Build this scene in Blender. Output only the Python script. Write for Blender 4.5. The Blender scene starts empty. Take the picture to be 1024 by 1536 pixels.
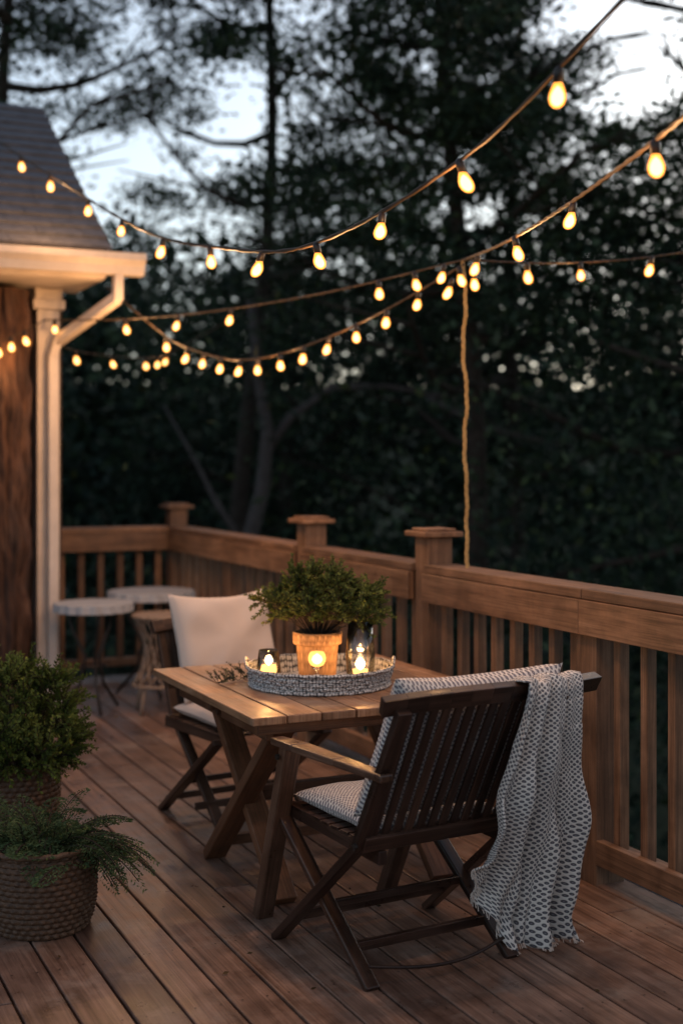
import bpy, math, random
import numpy as np
from mathutils import Vector, Matrix
random.seed(7); rng=np.random.default_rng(7)
sc=bpy.context.scene
TH=math.radians(24.5); CT,ST=math.cos(TH),math.sin(TH); H=1.55
def C(x,d,z): return Vector((CT*x+ST*d,-ST*x+CT*d,z))
# ------------------------------------------------------------ node helpers
def newmat(name):
    m=bpy.data.materials.new(name); m.use_nodes=True
    nt=m.node_tree; nt.nodes.clear()
    out=nt.nodes.new('ShaderNodeOutputMaterial')
    return m,nt,out
def N(nt,t,**kw):
    n=nt.nodes.new(t)
    for k,v in kw.items():
        if k in n.inputs.keys(): n.inputs[k].default_value=v
        else: setattr(n,k,v)
    return n
def ramp(nt,stops,interp='LINEAR'):
    r=nt.nodes.new('ShaderNodeValToRGB'); cr=r.color_ramp; cr.interpolation=interp
    while len(cr.elements)<len(stops): cr.elements.new(0.5)
    for e,(p,c) in zip(cr.elements,stops):
        e.position=p; e.color=(c[0],c[1],c[2],1) if len(c)==3 else c
    return r
def mix(nt,a,b,fac,mode='MIX'):
    m=nt.nodes.new('ShaderNodeMix'); m.data_type='RGBA'; m.blend_type=mode
    for sock,v in ((m.inputs[0],fac),(m.inputs[6],a),(m.inputs[7],b)):
        if hasattr(v,'links'): nt.links.new(v,sock)
        elif isinstance(v,(int,float)): sock.default_value=v
        else: sock.default_value=(v[0],v[1],v[2],1)
    return m.outputs[2]
def principled(nt,out,color,rough=.6,bump=None,bstr=.3,bdist=.002,spec=.4,metal=0):
    p=nt.nodes.new('ShaderNodeBsdfPrincipled')
    if hasattr(color,'links'): nt.links.new(color,p.inputs['Base Color'])
    else: p.inputs['Base Color'].default_value=(*color,1)
    if hasattr(rough,'links'): nt.links.new(rough,p.inputs['Roughness'])
    else: p.inputs['Roughness'].default_value=rough
    p.inputs['Specular IOR Level'].default_value=spec
    p.inputs['Metallic'].default_value=metal
    if bump is not None:
        b=N(nt,'ShaderNodeBump'); b.inputs['Strength'].default_value=bstr; b.inputs['Distance'].default_value=bdist
        nt.links.new(bump,b.inputs['Height']); nt.links.new(b.outputs[0],p.inputs['Normal'])
    nt.links.new(p.outputs[0],out.inputs[0]); return p
def wood(name,dark,mid,light,rough=.5,across=28,along=1.6,bstr=.4,wear=None,spec=.4,bdist=.003):
    m,nt,out=newmat(name)
    uv=N(nt,'ShaderNodeUVMap')
    mp=N(nt,'ShaderNodeMapping'); mp.inputs['Scale'].default_value=(across,along,1)
    nt.links.new(uv.outputs[0],mp.inputs[0])
    n1=N(nt,'ShaderNodeTexNoise',Scale=1.0,Detail=6.0,Roughness=.65); n1.inputs['Distortion'].default_value=.6
    nt.links.new(mp.outputs[0],n1.inputs['Vector'])
    r1=ramp(nt,[(.28,dark),(.5,mid),(.75,light)]); nt.links.new(n1.outputs[0],r1.inputs[0])
    n2=N(nt,'ShaderNodeTexNoise',Scale=.35,Detail=1.0); nt.links.new(uv.outputs[0],n2.inputs['Vector'])
    r2=ramp(nt,[(.3,(.55,.55,.58)),(.7,(1.28,1.22,1.16))]); nt.links.new(n2.outputs[0],r2.inputs[0])
    col=mix(nt,r1.outputs[0],r2.outputs[0],1.0,'MULTIPLY')
    mp2=N(nt,'ShaderNodeMapping'); mp2.inputs['Scale'].default_value=(across*7,along*2.2,1); nt.links.new(uv.outputs[0],mp2.inputs[0])
    n5=N(nt,'ShaderNodeTexNoise',Scale=1.0,Detail=3.0,Roughness=.6); nt.links.new(mp2.outputs[0],n5.inputs['Vector'])
    r5=ramp(nt,[(.36,(.66,.64,.62)),(.55,(1.06,1.06,1.06))]); nt.links.new(n5.outputs[0],r5.inputs[0])
    col=mix(nt,col,r5.outputs[0],1.0,'MULTIPLY')
    n3=N(nt,'ShaderNodeTexNoise',Scale=7.0,Detail=5.0,Roughness=.7)
    tc=N(nt,'ShaderNodeTexCoord'); nt.links.new(tc.outputs['Object'],n3.inputs['Vector'])
    r3=ramp(nt,[(.35,(.68,.68,.68)),(.65,(1.15,1.15,1.15))]); nt.links.new(n3.outputs[0],r3.inputs[0])
    col=mix(nt,col,r3.outputs[0],1.0,'MULTIPLY')
    if wear:
        r4=ramp(nt,[(.52,(0,0,0)),(.68,(1,1,1))])
        n4=N(nt,'ShaderNodeTexNoise',Scale=2.6,Detail=7.0,Roughness=.75); nt.links.new(tc.outputs['Object'],n4.inputs['Vector'])
        nt.links.new(n4.outputs[0],r4.inputs[0])
        f=N(nt,'ShaderNodeMath',operation='MULTIPLY'); nt.links.new(r4.outputs[0],f.inputs[0]); f.inputs[1].default_value=.5
        col=mix(nt,col,wear,f.outputs[0])
    rr=ramp(nt,[(.3,(rough-.12,)*3),(.7,(rough+.15,)*3)]); nt.links.new(n3.outputs[0],rr.inputs[0])
    principled(nt,out,col,rr.outputs[0],n1.outputs[0],bstr,bdist,spec)
    return m
def plain(name,c,rough=.6,noise=25,var=.25,spec=.4,metal=0,bstr=.2):
    m,nt,out=newmat(name)
    tc=N(nt,'ShaderNodeTexCoord'); n=N(nt,'ShaderNodeTexNoise',Scale=float(noise),Detail=5.0,Roughness=.7)
    nt.links.new(tc.outputs['Object'],n.inputs['Vector'])
    r=ramp(nt,[(.3,tuple(v*(1-var) for v in c)),(.7,tuple(min(1,v*(1+var)) for v in c))]); nt.links.new(n.outputs[0],r.inputs[0])
    principled(nt,out,r.outputs[0],rough,n.outputs[0],bstr,.002,spec,metal); return m
def leafmat(name,dark,light,scale=1.5,trans=.3,tip=None):
    m,nt,out=newmat(name)
    tc=N(nt,'ShaderNodeTexCoord')
    n=N(nt,'ShaderNodeTexNoise',Scale=float(scale),Detail=3.0); nt.links.new(tc.outputs['Object'],n.inputs['Vector'])
    r=ramp(nt,[(.35,dark),(.65,light)]); nt.links.new(n.outputs[0],r.inputs[0])
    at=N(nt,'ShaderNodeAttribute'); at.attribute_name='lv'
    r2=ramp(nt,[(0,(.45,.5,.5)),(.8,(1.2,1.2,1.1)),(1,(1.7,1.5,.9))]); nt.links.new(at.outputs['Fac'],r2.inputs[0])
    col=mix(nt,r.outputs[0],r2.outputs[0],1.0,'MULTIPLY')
    d=N(nt,'ShaderNodeBsdfPrincipled'); d.inputs['Roughness'].default_value=.65; d.inputs['Specular IOR Level'].default_value=.12
    nt.links.new(col,d.inputs['Base Color'])
    if trans<=0:
        nt.links.new(d.outputs[0],out.inputs[0]); return m
    t=N(nt,'ShaderNodeBsdfTranslucent'); nt.links.new(col,t.inputs[0])
    ms=N(nt,'ShaderNodeMixShader'); ms.inputs[0].default_value=trans
    nt.links.new(d.outputs[0],ms.inputs[1]); nt.links.new(t.outputs[0],ms.inputs[2]); nt.links.new(ms.outputs[0],out.inputs[0])
    return m
def emis(name,c,s,sample=False):
    m,nt,out=newmat(name); e=N(nt,'ShaderNodeEmission'); e.inputs[0].default_value=(*c,1); e.inputs[1].default_value=s
    nt.links.new(e.outputs[0],out.inputs[0])
    if not sample:
        try: m.cycles.emission_sampling='NONE'
        except Exception: pass
    return m
def glowglass(name,c,s,tr):
    m,nt,out=newmat(name); e=N(nt,'ShaderNodeEmission'); e.inputs[0].default_value=(*c,1); e.inputs[1].default_value=s
    t=N(nt,'ShaderNodeBsdfTransparent'); t.inputs[0].default_value=(1,.85,.65,1); ms=N(nt,'ShaderNodeMixShader'); ms.inputs[0].default_value=tr
    nt.links.new(e.outputs[0],ms.inputs[1]); nt.links.new(t.outputs[0],ms.inputs[2]); nt.links.new(ms.outputs[0],out.inputs[0])
    try: m.cycles.emission_sampling='NONE'
    except Exception: pass
    return m
def thin_glass(name,tint=(1,1,1),g=.12):
    m,nt,out=newmat(name); t=N(nt,'ShaderNodeBsdfTransparent'); t.inputs[0].default_value=(*tint,1)
    gl=N(nt,'ShaderNodeBsdfGlossy',Roughness=.08); ms=N(nt,'ShaderNodeMixShader')
    fr=N(nt,'ShaderNodeFresnel',IOR=1.45); ad=N(nt,'ShaderNodeMath',operation='ADD'); ad.inputs[1].default_value=g*.3
    nt.links.new(fr.outputs[0],ad.inputs[0]); nt.links.new(ad.outputs[0],ms.inputs[0])
    nt.links.new(t.outputs[0],ms.inputs[1]); nt.links.new(gl.outputs[0],ms.inputs[2]); nt.links.new(ms.outputs[0],out.inputs[0])
    return m
# ------------------------------------------------------------ mesh helpers
class MB:
    def __init__(s): s.v=[];s.f=[];s.uv=[]
    def face(s,idx,uv=None):
        s.f.append(idx); s.uv.append(uv or [(0,0)]*len(idx))
    def beam(s,p0,p1,w,t,up=(0,0,1),w1=None,t1=None):
        p0=Vector(p0);p1=Vector(p1);a=(p1-p0);L=a.length;a.normalize()
        up=Vector(up)
        if abs(a.dot(up))>.98: up=Vector((0,1,0)) if abs(a.y)<.9 else Vector((1,0,0))
        sd=a.cross(up).normalized(); n=sd.cross(a).normalized()
        w1=w1 or w; t1=t1 or t
        b=len(s.v)
        for p,ww,tt in ((p0,w,t),(p1,w1,t1)):
            for i,j in ((-1,-1),(1,-1),(1,1),(-1,1)): s.v.append(p+sd*(ww/2*i)+n*(tt/2*j))
        ou,ov=random.random()*60,random.random()*60
        for k,(i,j) in enumerate(((0,1),(1,2),(2,3),(3,0))):
            wd=w if k%2==0 else t
            u0=ou+k*.23
            s.face([b+i,b+j,b+4+j,b+4+i],[(u0,ov),(u0+wd,ov),(u0+wd,ov+L),(u0,ov+L)])
        s.face([b+3,b+2,b+1,b],[(ou,ov),(ou+w,ov),(ou+w,ov+.01),(ou,ov+.01)])
        s.face([b+4,b+5,b+6,b+7],[(ou,ov),(ou+w,ov),(ou+w,ov+.01),(ou,ov+.01)])
    def box(s,x0,x1,y0,y1,z0,z1,axis='z'):
        cx,cy,cz=(x0+x1)/2,(y0+y1)/2,(z0+z1)/2
        if axis=='x': s.beam((x0,cy,cz),(x1,cy,cz),abs(y1-y0),abs(z1-z0))
        elif axis=='y': s.beam((cx,y0,cz),(cx,y1,cz),abs(x1-x0),abs(z1-z0))
        else: s.beam((cx,cy,z0),(cx,cy,z1),abs(x1-x0),abs(y1-y0),up=(0,1,0))
    def poly(s,pts,r,seg=8,r1=None,cap=True):
        pts=[Vector(p) for p in pts];n=len(pts);b=len(s.v)
        off=random.random()*50;L=0
        nrm=None
        for i,p in enumerate(pts):
            a=(pts[min(i+1,n-1)]-pts[max(i-1,0)]).normalized()
            if nrm is None: nrm=a.orthogonal().normalized()
            else: nrm=(nrm-a*nrm.dot(a)).normalized()
            bn=a.cross(nrm)
            rr=r if r1 is None else r+(r1-r)*i/(n-1)
            for k in range(seg):
                q=2*math.pi*k/seg; s.v.append(p+nrm*(rr*math.cos(q))+bn*(rr*math.sin(q)))
        for i in range(n-1):
            dl=(pts[i+1]-pts[i]).length
            for k in range(seg):
                k2=(k+1)%seg; c=2*math.pi*r/seg
                s.face([b+i*seg+k,b+i*seg+k2,b+(i+1)*seg+k2,b+(i+1)*seg+k],[(off+c*k,off+L),(off+c*(k+1),off+L),(off+c*(k+1),off+L+dl),(off+c*k,off+L+dl)])
            L+=dl
        if cap:
            s.face([b+k for k in range(seg)][::-1]); s.face([b+(n-1)*seg+k for k in range(seg)])
    def lathe(s,prof,c=(0,0,0),seg=32,fn=None):
        b=len(s.v);c=Vector(c)
        for i,(r,z) in enumerate(prof):
            for k in range(seg):
                q=2*math.pi*k/seg; rr=r if fn is None else fn(r,z,q,i)
                s.v.append(c+Vector((rr*math.cos(q),rr*math.sin(q),z)))
        for i in range(len(prof)-1):
            for k in range(seg):
                k2=(k+1)%seg
                s.face([b+i*seg+k,b+i*seg+k2,b+(i+1)*seg+k2,b+(i+1)*seg+k],[(k/seg,i*.1),((k+1)/seg,i*.1),((k+1)/seg,i*.1+.1),(k/seg,i*.1+.1)])
    def obj(s,name,mat,parent=None,bevel=0,smooth=False,seg=2):
        me=bpy.data.meshes.new(name); me.from_pydata([tuple(v) for v in s.v],[],s.f)
        ul=me.uv_layers.new(name='UVMap')
        flat=[c for f in s.uv for uv in f for c in uv]
        ul.data.foreach_set('uv',flat)
        me.materials.append(mat)
        if smooth: me.polygons.foreach_set('use_smooth',[True]*len(me.polygons))
        me.update()
        o=bpy.data.objects.new(name,me); sc.collection.objects.link(o)
        if parent: o.parent=parent
        if bevel:
            m=o.modifiers.new('b','BEVEL'); m.width=bevel; m.segments=seg; m.limit_method='ANGLE'
        return o
def empty(name,loc=(0,0,0),rz=0):
    e=bpy.data.objects.new(name,None); sc.collection.objects.link(e); e.location=loc; e.rotation_euler=(0,0,rz); e.empty_display_size=.1
    return e
def leaves(name,P,A,S,mat,parent=None,narrow=.45,V=None):
    n=len(P); P=np.asarray(P,dtype=np.float64);A=np.asarray(A,dtype=np.float64);S=np.asarray(S,dtype=np.float64)
    A=A/np.linalg.norm(A,axis=1,keepdims=True).clip(1e-6)
    R=rng.normal(size=(n,3)); B=np.cross(A,R); B/=np.linalg.norm(B,axis=1,keepdims=True).clip(1e-6)
    nn=np.cross(A,B)
    S=S[:,None]
    v=np.empty((n,4,3)); v[:,0]=P-A*S*.5; v[:,1]=P+B*S*narrow*.5+nn*S*.06; v[:,2]=P+A*S*.5; v[:,3]=P-B*S*narrow*.5+nn*S*.06
    me=bpy.data.meshes.new(name); me.vertices.add(n*4); me.vertices.foreach_set('co',v.reshape(-1))
    me.loops.add(n*4); me.loops.foreach_set('vertex_index',np.arange(n*4,dtype=np.int32))
    me.polygons.add(n); me.polygons.foreach_set('loop_start',np.arange(0,n*4,4,dtype=np.int32))
    try: me.polygons.foreach_set('loop_total',np.full(n,4,dtype=np.int32))
    except Exception: pass
    me.update(calc_edges=True)
    at=me.attributes.new('lv','FLOAT','FACE')
    vv=rng.random(n) if V is None else np.clip(V,0,1)
    at.data.foreach_set('value',vv.astype(np.float32))
    me.materials.append(mat)
    o=bpy.data.objects.new(name,me); sc.collection.objects.link(o)
    if parent: o.parent=parent
    return o
# ------------------------------------------------------------ materials
M_deck=wood('deck_wood',(.10,.053,.036),(.21,.122,.086),(.32,.205,.155),.37,26,1.1,.6,wear=(.34,.26,.21))
M_rail=wood('rail_wood',(.105,.053,.029),(.21,.113,.063),(.31,.18,.11),.62,24,1.4,.45)
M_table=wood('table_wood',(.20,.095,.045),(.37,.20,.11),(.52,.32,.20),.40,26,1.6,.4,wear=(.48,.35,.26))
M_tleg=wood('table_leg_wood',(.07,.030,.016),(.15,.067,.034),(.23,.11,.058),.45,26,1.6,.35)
M_chair=wood('chair_wood',(.018,.009,.006),(.045,.021,.014),(.10,.05,.033),.34,30,1.6,.3)
M_chairL=wood('chair_wood_light',(.055,.028,.017),(.12,.06,.037),(.21,.115,.075),.36,30,1.6,.3)
M_chairD=wood('chair_wood_dark',(.035,.019,.012),(.08,.042,.027),(.14,.078,.048),.42,30,1.6,.3)
M_white=plain('white_paint',(.62,.53,.47),.5,6,.12)
M_bark=wood('bark',(.012,.006,.004),(.09,.043,.027),(.23,.13,.085),.85,34,2.6,1.0,bdist=.02)
M_trunk=plain('tree_bark',(.035,.029,.025),.9,8,.4,.1)
M_siding=wood('siding_wood',(.03,.018,.012),(.07,.04,.028),(.11,.07,.05),.7,20,1.2,.4)
M_shingle=plain('roof_shingle',(.085,.085,.10),.75,14,.35)
M_cable=plain('cable_rubber',(.055,.033,.018),.6,40,.3)
M_socket=plain('socket_plastic',(.02,.013,.01),.45,40,.3)
M_rope=plain('jute_rope',(.42,.27,.11),.85,120,.4)
M_core=emis('bulb_filament_glow',(1,.68,.32),9.0)
M_bulb=glowglass('bulb_amber_glass',(1,.36,.06),3.0,.42)
M_flame=emis('flame',(1,.62,.27),18.0)
M_waxglow=emis('candle_glow',(1,.45,.11),3.6)
M_frost=glowglass('frosted_amber_glass',(1,.40,.09),3.4,.30)
M_glass=thin_glass('glass')
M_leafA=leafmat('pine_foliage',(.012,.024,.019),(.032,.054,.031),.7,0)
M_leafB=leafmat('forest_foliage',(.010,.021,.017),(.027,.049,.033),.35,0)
M_leafP=leafmat('shrub_foliage',(.06,.085,.025),(.16,.18,.055),12)
M_leafF=leafmat('fern_foliage',(.04,.068,.034),(.095,.135,.06),6)
M_leafJ=leafmat('juniper_foliage',(.06,.09,.02),(.15,.18,.05),6)
M_basket=plain('wicker',(.085,.043,.023),.6,60,.55)
M_soil=plain('soil',(.03,.02,.014),.95,50,.4)
M_iron=plain('painted_iron',(.36,.36,.38),.5,20,.15)
M_rattan=plain('rattan',(.26,.18,.13),.6,30,.25)
def cellmat(name,light,dark,su,sv,rough=.85,lo=.28,hi=.5,bd=.003):
    m,nt,out=newmat(name)
    uv=N(nt,'ShaderNodeUVMap'); mp=N(nt,'ShaderNodeMapping'); nt.links.new(uv.outputs[0],mp.inputs[0]); mp.inputs['Scale'].default_value=(su,sv,1)
    vo=N(nt,'ShaderNodeTexVoronoi',Scale=1.0,Randomness=.45); vo.voronoi_dimensions='2D'; nt.links.new(mp.outputs[0],vo.inputs['Vector'])
    r=ramp(nt,[(lo,light),(hi,dark)]); nt.links.new(vo.outputs['Distance'],r.inputs[0])
    r2=ramp(nt,[(0,(.6,.6,.6)),(1,(1.2,1.2,1.2))]); nt.links.new(vo.outputs['Color'],r2.inputs[0])
    col=mix(nt,r.outputs[0],r2.outputs[0],1.0,'MULTIPLY')
    iv=N(nt,'ShaderNodeMath',operation='SUBTRACT'); iv.inputs[0].default_value=1; nt.links.new(vo.outputs['Distance'],iv.inputs[1])
    principled(nt,out,col,rough,iv.outputs[0],.8,bd,.2); return m
M_tray=cellmat('woven_tray_cord',(.64,.62,.60),(.06,.06,.065),140,4.0,lo=.30,hi=.55)
M_pot=cellmat('woven_pot_texture',(.33,.19,.10),(.18,.10,.05),80,16,.75,.2,.65,.0012)
def fabric(name,base,pattern=None,sc_=1.0):
    m,nt,out=newmat(name)
    uv=N(nt,'ShaderNodeUVMap'); mp=N(nt,'ShaderNodeMapping'); nt.links.new(uv.outputs[0],mp.inputs[0])
    mp.inputs['Scale'].default_value=(sc_,sc_,1); mp.inputs['Rotation'].default_value=(0,0,math.radians(45))
    wv=N(nt,'ShaderNodeTexNoise',Scale=600.0,Detail=2.0); nt.links.new(uv.outputs[0],wv.inputs['Vector'])
    if pattern:
        nz=N(nt,'ShaderNodeTexNoise',Scale=.25,Detail=2.0); nt.links.new(mp.outputs[0],nz.inputs['Vector'])
        ad=N(nt,'ShaderNodeVectorMath',operation='ADD'); 
        scl=N(nt,'ShaderNodeVectorMath',operation='SCALE'); scl.inputs['Scale'].default_value=.8; nt.links.new(nz.outputs['Color'],scl.inputs[0])
        nt.links.new(mp.outputs[0],ad.inputs[0]); nt.links.new(scl.outputs[0],ad.inputs[1])
        vo=N(nt,'ShaderNodeTexVoronoi',Scale=1.0,Randomness=.16); vo.voronoi_dimensions='2D'; nt.links.new(ad.outputs[0],vo.inputs['Vector'])
        r=ramp(nt,[(.08,tuple(v*2.2 for v in pattern)),(.18,pattern),(.31,pattern),(.42,base)]); nt.links.new(vo.outputs['Distance'],r.inputs[0])
        col=r.outputs[0]; h=vo.outputs['Distance']; bs,bd=.8,.004
    else:
        r=ramp(nt,[(.3,tuple(v*.88 for v in base)),(.7,base)]); nt.links.new(wv.outputs[0],r.inputs[0]); col=r.outputs[0]; h=wv.outputs[0]; bs,bd=.3,.001
    p=principled(nt,out,col,.9,h,bs,bd,.15)
    return m
M_throw=fabric('throw_fabric',(.76,.70,.65),(.10,.095,.105),68)
M_cushP=fabric('patterned_cushion_fabric',(.66,.60,.56),(.13,.12,.135),88)
M_linen=fabric('linen_fabric',(.68,.55,.47))
# ------------------------------------------------------------ ground
mb=MB(); n=70; 
def gh(x,y):
    r=math.hypot(x,y); t=min(1,max(0,(r-28)/60)); return -2.8+9*t*t*(3-2*t)+.25*math.sin(x*.3)*math.cos(y*.23)
for i in range(n+1):
    for j in range(n+1):
        x=-260+520*i/n; y=-260+520*j/n
        x=math.copysign(abs(x/260)**1.7*260,x); y=math.copysign(abs(y/260)**1.7*260,y); mb.v.append(Vector((x,y,gh(x,y))))
for i in range(n):
    for j in range(n):
        a=i*(n+1)+j; mb.face([a,a+n+1,a+n+2,a+1])
mb.obj('ground',plain('forest_floor',(.04,.05,.03),.95,1.2,.5,.1),smooth=True)
# ------------------------------------------------------------ deck
DX0,DX1,DY0,DY1=-3.2,3.0,-2.0,9.42
mb=MB(); pitch=.142; x=DX1-.004; 
while x>DX0:
    cuts=[DY0]+sorted([DY0+ (DY1-DY0)*random.uniform(.1,.9)])+[DY1]
    for a,b in zip(cuts[:-1],cuts[1:]):
        dz=random.uniform(-.0015,.0015)
        mb.box(x-pitch+.008,x,a+.002,b-.002,-.03+dz,dz,'y')
    x-=pitch
deck=empty('wooden_deck')
mb.obj('deck_boards',M_deck,deck,.004)
mb=MB()
for yy in np.arange(DY0+.2,DY1,.45): mb.box(DX0,DX1-.06,yy-.02,yy+.02,-.22,-.034,'x')
mb.box(DX1-.05,DX1-.012,DY0,DY1,-.25,-.034,'y')
for xx in (-2.8,0,2.8):
    for yy in (-1.6,2.0,5.6,9.2): mb.box(xx-.07,xx+.07,yy-.07,yy+.07,-2.9,-.24,'z')
mb.obj('joists',M_siding,deck)
mb=MB(); x=DX1-.004
while x>-.2:
    for yy in np.arange(DY0+.2,DY1,.45):
        if yy<8 and yy>1.5:
            for o_ in (.03,.105): mb.lathe([(.0036,.0016),(.0005,.0018)],(x-o_,yy+random.uniform(-.006,.006),0),6)
    x-=pitch
mb.obj('deck_screws',M_socket,deck)
mb=MB(); mb.box(DX1+.002,DX1+.05,DY0,DY1,-.05,.004,'y'); mb.obj('edge_flashing',plain('flashing_metal',(.26,.32,.40),.45,8,.2),deck,.003)
# a few fallen leaves on the boards
P=[];A=[];S=[]
for k in range(60):
    P.append((random.uniform(.7,2.8),random.uniform(2.0,8.0),.004)); a=random.random()*6.28; A.append((math.cos(a),math.sin(a),.05)); S.append(random.uniform(.012,.028))
leaves('fallen_leaves',P,A,S,leafmat('fallen_leaf',(.05,.03,.015),(.12,.07,.03),20,0),None,.5)
# ------------------------------------------------------------ railing
RX=2.92; RYC=9.285; ZR=1.075
rail=empty('deck_railing')
pm=MB(); cm=MB(); bm=MB()
posts=[(1.4,0),(2.75,0),(4.1,0),(5.39,1),(6.81,1),(8.05,0),(RYC,1)]
for y,cap in posts:
    zt=1.2 if cap else ZR-.04
    pm.box(RX-.062,RX+.062,y-.065,y+.065,-.02,zt,'z')
    if cap:
        cm.box(RX-.10,RX+.10,y-.10,y+.10,zt+.001,zt+.024,'y')
        cm.box(RX-.075,RX+.075,y-.075,y+.075,zt+.0245,zt+.038,'y')
segs=[(-.5,1.4),(1.4,2.75),(2.75,4.1),(4.1,5.39),(5.39,6.81),(6.81,8.05),(8.05,RYC)]
capped={5.39,6.81,RYC}
for a,b in segs:
    a2=a+(.067 if a in capped else .0025); b2=b-(.067 if b in capped else .0025)
    cm.box(RX-.085,RX+.075,a2,b2,ZR-.036,ZR+random.uniform(-.002,.002),'y')
    bm.box(RX-.068-.03,RX-.066,a+.0015 if a not in capped else a+.067,b-.0015 if b not in capped else b-.067,ZR-.165,ZR-.038,'y')
    bm.box(RX-.03,RX+.045,a+.066,b-.066,.09,.145,'y')
    bm.box(RX-.066,RX-.031,a+.066,b-.066,.075,.165,'y')
    k=int((b-a-.13)/.145); st=(b-a-.13)/(k+0)
    for i in range(k):
        yy=a+.065+st*(i+.5)+random.uniform(-.003,.003); bm.box(RX-.026,RX+.014,yy-.02,yy+.02,.146,ZR-.037,'z')
XB=1.86
cm.box(XB,RX-.067,RYC-.08,RYC+.08,ZR-.036,ZR,'x')
bm.box(XB,RX-.064,RYC-.095,RYC-.064,ZR-.165,ZR-.038,'x')
bm.box(XB,RX-.064,RYC-.03,RYC+.03,.09,.145,'x')
for i in range(7):
    xx=XB+.08+i*.14; bm.box(xx-.022,xx+.022,RYC-.02,RYC+.02,.146,ZR-.037,'z')
pm.obj('posts',M_rail,rail,.004); cm.obj('cap_boards',M_rail,rail,.004); bm.obj('balusters',M_rail,rail,.0025)
# ------------------------------------------------------------ house
house=empty('house')
EY,EZ,RY,RZ=7.85,2.78,9.85,4.12
mb=MB()
for x0 in np.arange(-4,1.78,.18): mb.box(x0+.004,x0+.176,8.62,8.66,0,2.62,'z')
for y0 in np.arange(8.68,12.0,.18):
    zt=2.62+ (max(0,(min(y0,2*RY-y0)-EY))*.67)-.45
    mb.box(1.74,1.775,y0+.003,y0+.177,-.3,max(2.6,zt-.15),'z')
mb.box(-4,1.72,11.9,11.95,-.3,2.6,'x')
mb.obj('walls',M_siding,house,.002)
mb=MB(); L=math.hypot(RY-EY,RZ-EZ); sy,sz=(RY-EY)/L,(RZ-EZ)/L
k=17
for i in range(k):
    s0=i*L/k; s1=min((i+1.25)*L/k,L)
    for side in (1,-1):
        y0=EY+sy*s0; z0=EZ+sz*s0; y1=EY+sy*s1; z1=EZ+sz*s1
        if side<0: y0,y1=2*RY-y0,2*RY-y1
        xx=-4.1
        while xx<2.06:
            w=random.uniform(.22,.34); xe=min(2.07,xx+w)
            lift=random.uniform(0,.004)
            mb.beam(((xx+xe)/2,y0,z0+.036+lift),((xx+xe)/2,y1,z1+.012+lift),xe-xx-.003,.020)
            xx=xe
mb.obj('roof_shingles',M_shingle,house)
mb=MB()
mb.beam((-1.02,EY+.01,EZ),(-1.02,RY,RZ),6.1,.03); mb.beam((-1.02,2*RY-EY-.01,EZ),(-1.02,RY,RZ),6.1,.03)
mb.beam((2.05,EY+.02,EZ-.06),(2.05,RY,RZ-.06),.028,.13); mb.beam((2.05,2*RY-EY-.02,EZ-.06),(2.05,RY,RZ-.06),.028,.13)
mb.box(-4,2.03,EY,EY+.03,2.64,2.77,'x'); 
mb.box(-4,2.03,EY+.03,8.62,2.635,2.655,'x')
mb.obj('fascia_and_soffit',M_white,house,.003)
prof=[(0,0),(-.085,0),(-.098,.05),(-.13,.085),(-.13,.125),(-.118,.125),(-.118,.09),(-.088,.055),(-.078,.012),(-.0,.012)]
mb=MB(); x0,x1=-4,2.24
for X in (x0,x1):
    for p in prof: mb.v.append(Vector((X,EY-.002+p[0],2.655+p[1])))
m_=len(prof)
for i in range(m_):
    j=(i+1)%m_; mb.face([i,j,m_+j,m_+i])
mb.face(list(range(m_))[::-1]); 
b=len(mb.v)
for p in [(0,0),(-.085,0),(-.098,.05),(-.13,.085),(-.13,.125),(0,.125)]: mb.v.append(Vector((x1+.001,EY-.002+p[0],2.655+p[1])))
mb.face([b+i for i in range(6)])
mb.obj('gutter',M_white,house,.0015)
mb=MB(); mb.box(1.74,1.88,8.43,8.57,0,2.50,'z'); mb.box(1.71,1.91,8.40,8.60,2.502,2.56,'z'); mb.box(1.725,1.895,8.415,8.59,2.561,2.632,'z'); mb.box(1.725,1.895,8.415,8.588,0.001,.12,'z')
mb.obj('porch_post',M_white,house,.004)
mb=MB()
for a,b_ in (((2.09,7.80,2.66),(2.09,7.81,2.50)),((2.09,7.81,2.52),(1.86,8.37,2.30)),((1.86,8.375,2.32),(1.825,8.395,2.20)),((1.825,8.396,2.21),(1.825,8.396,.14))):
    mb.beam(a,b_,.07,.055,up=(1,0,0))
mb.obj('downspout',M_white,house,.008)
def barkfn(r,z,q,i): return r*(1+.09*math.sin(q*9+math.sin(z*3)*1.2)+.06*math.sin(q*23+z*5)+.04*math.sin(z*17+q*4)+.03*math.sin(z*41+q*13))
mb=MB(); mb.lathe([(.165+.01*math.sin(i*.35),i*.025) for i in range(105)],(1.50,8.36,0),96,barkfn)
for f,uvs in zip(mb.f,mb.uv):
    for t in range(len(uvs)): uvs[t]=(uvs[t][0]*1.0,uvs[t][1]*.25)
mb.obj('tree_trunk',M_bark,None,smooth=True)
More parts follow.
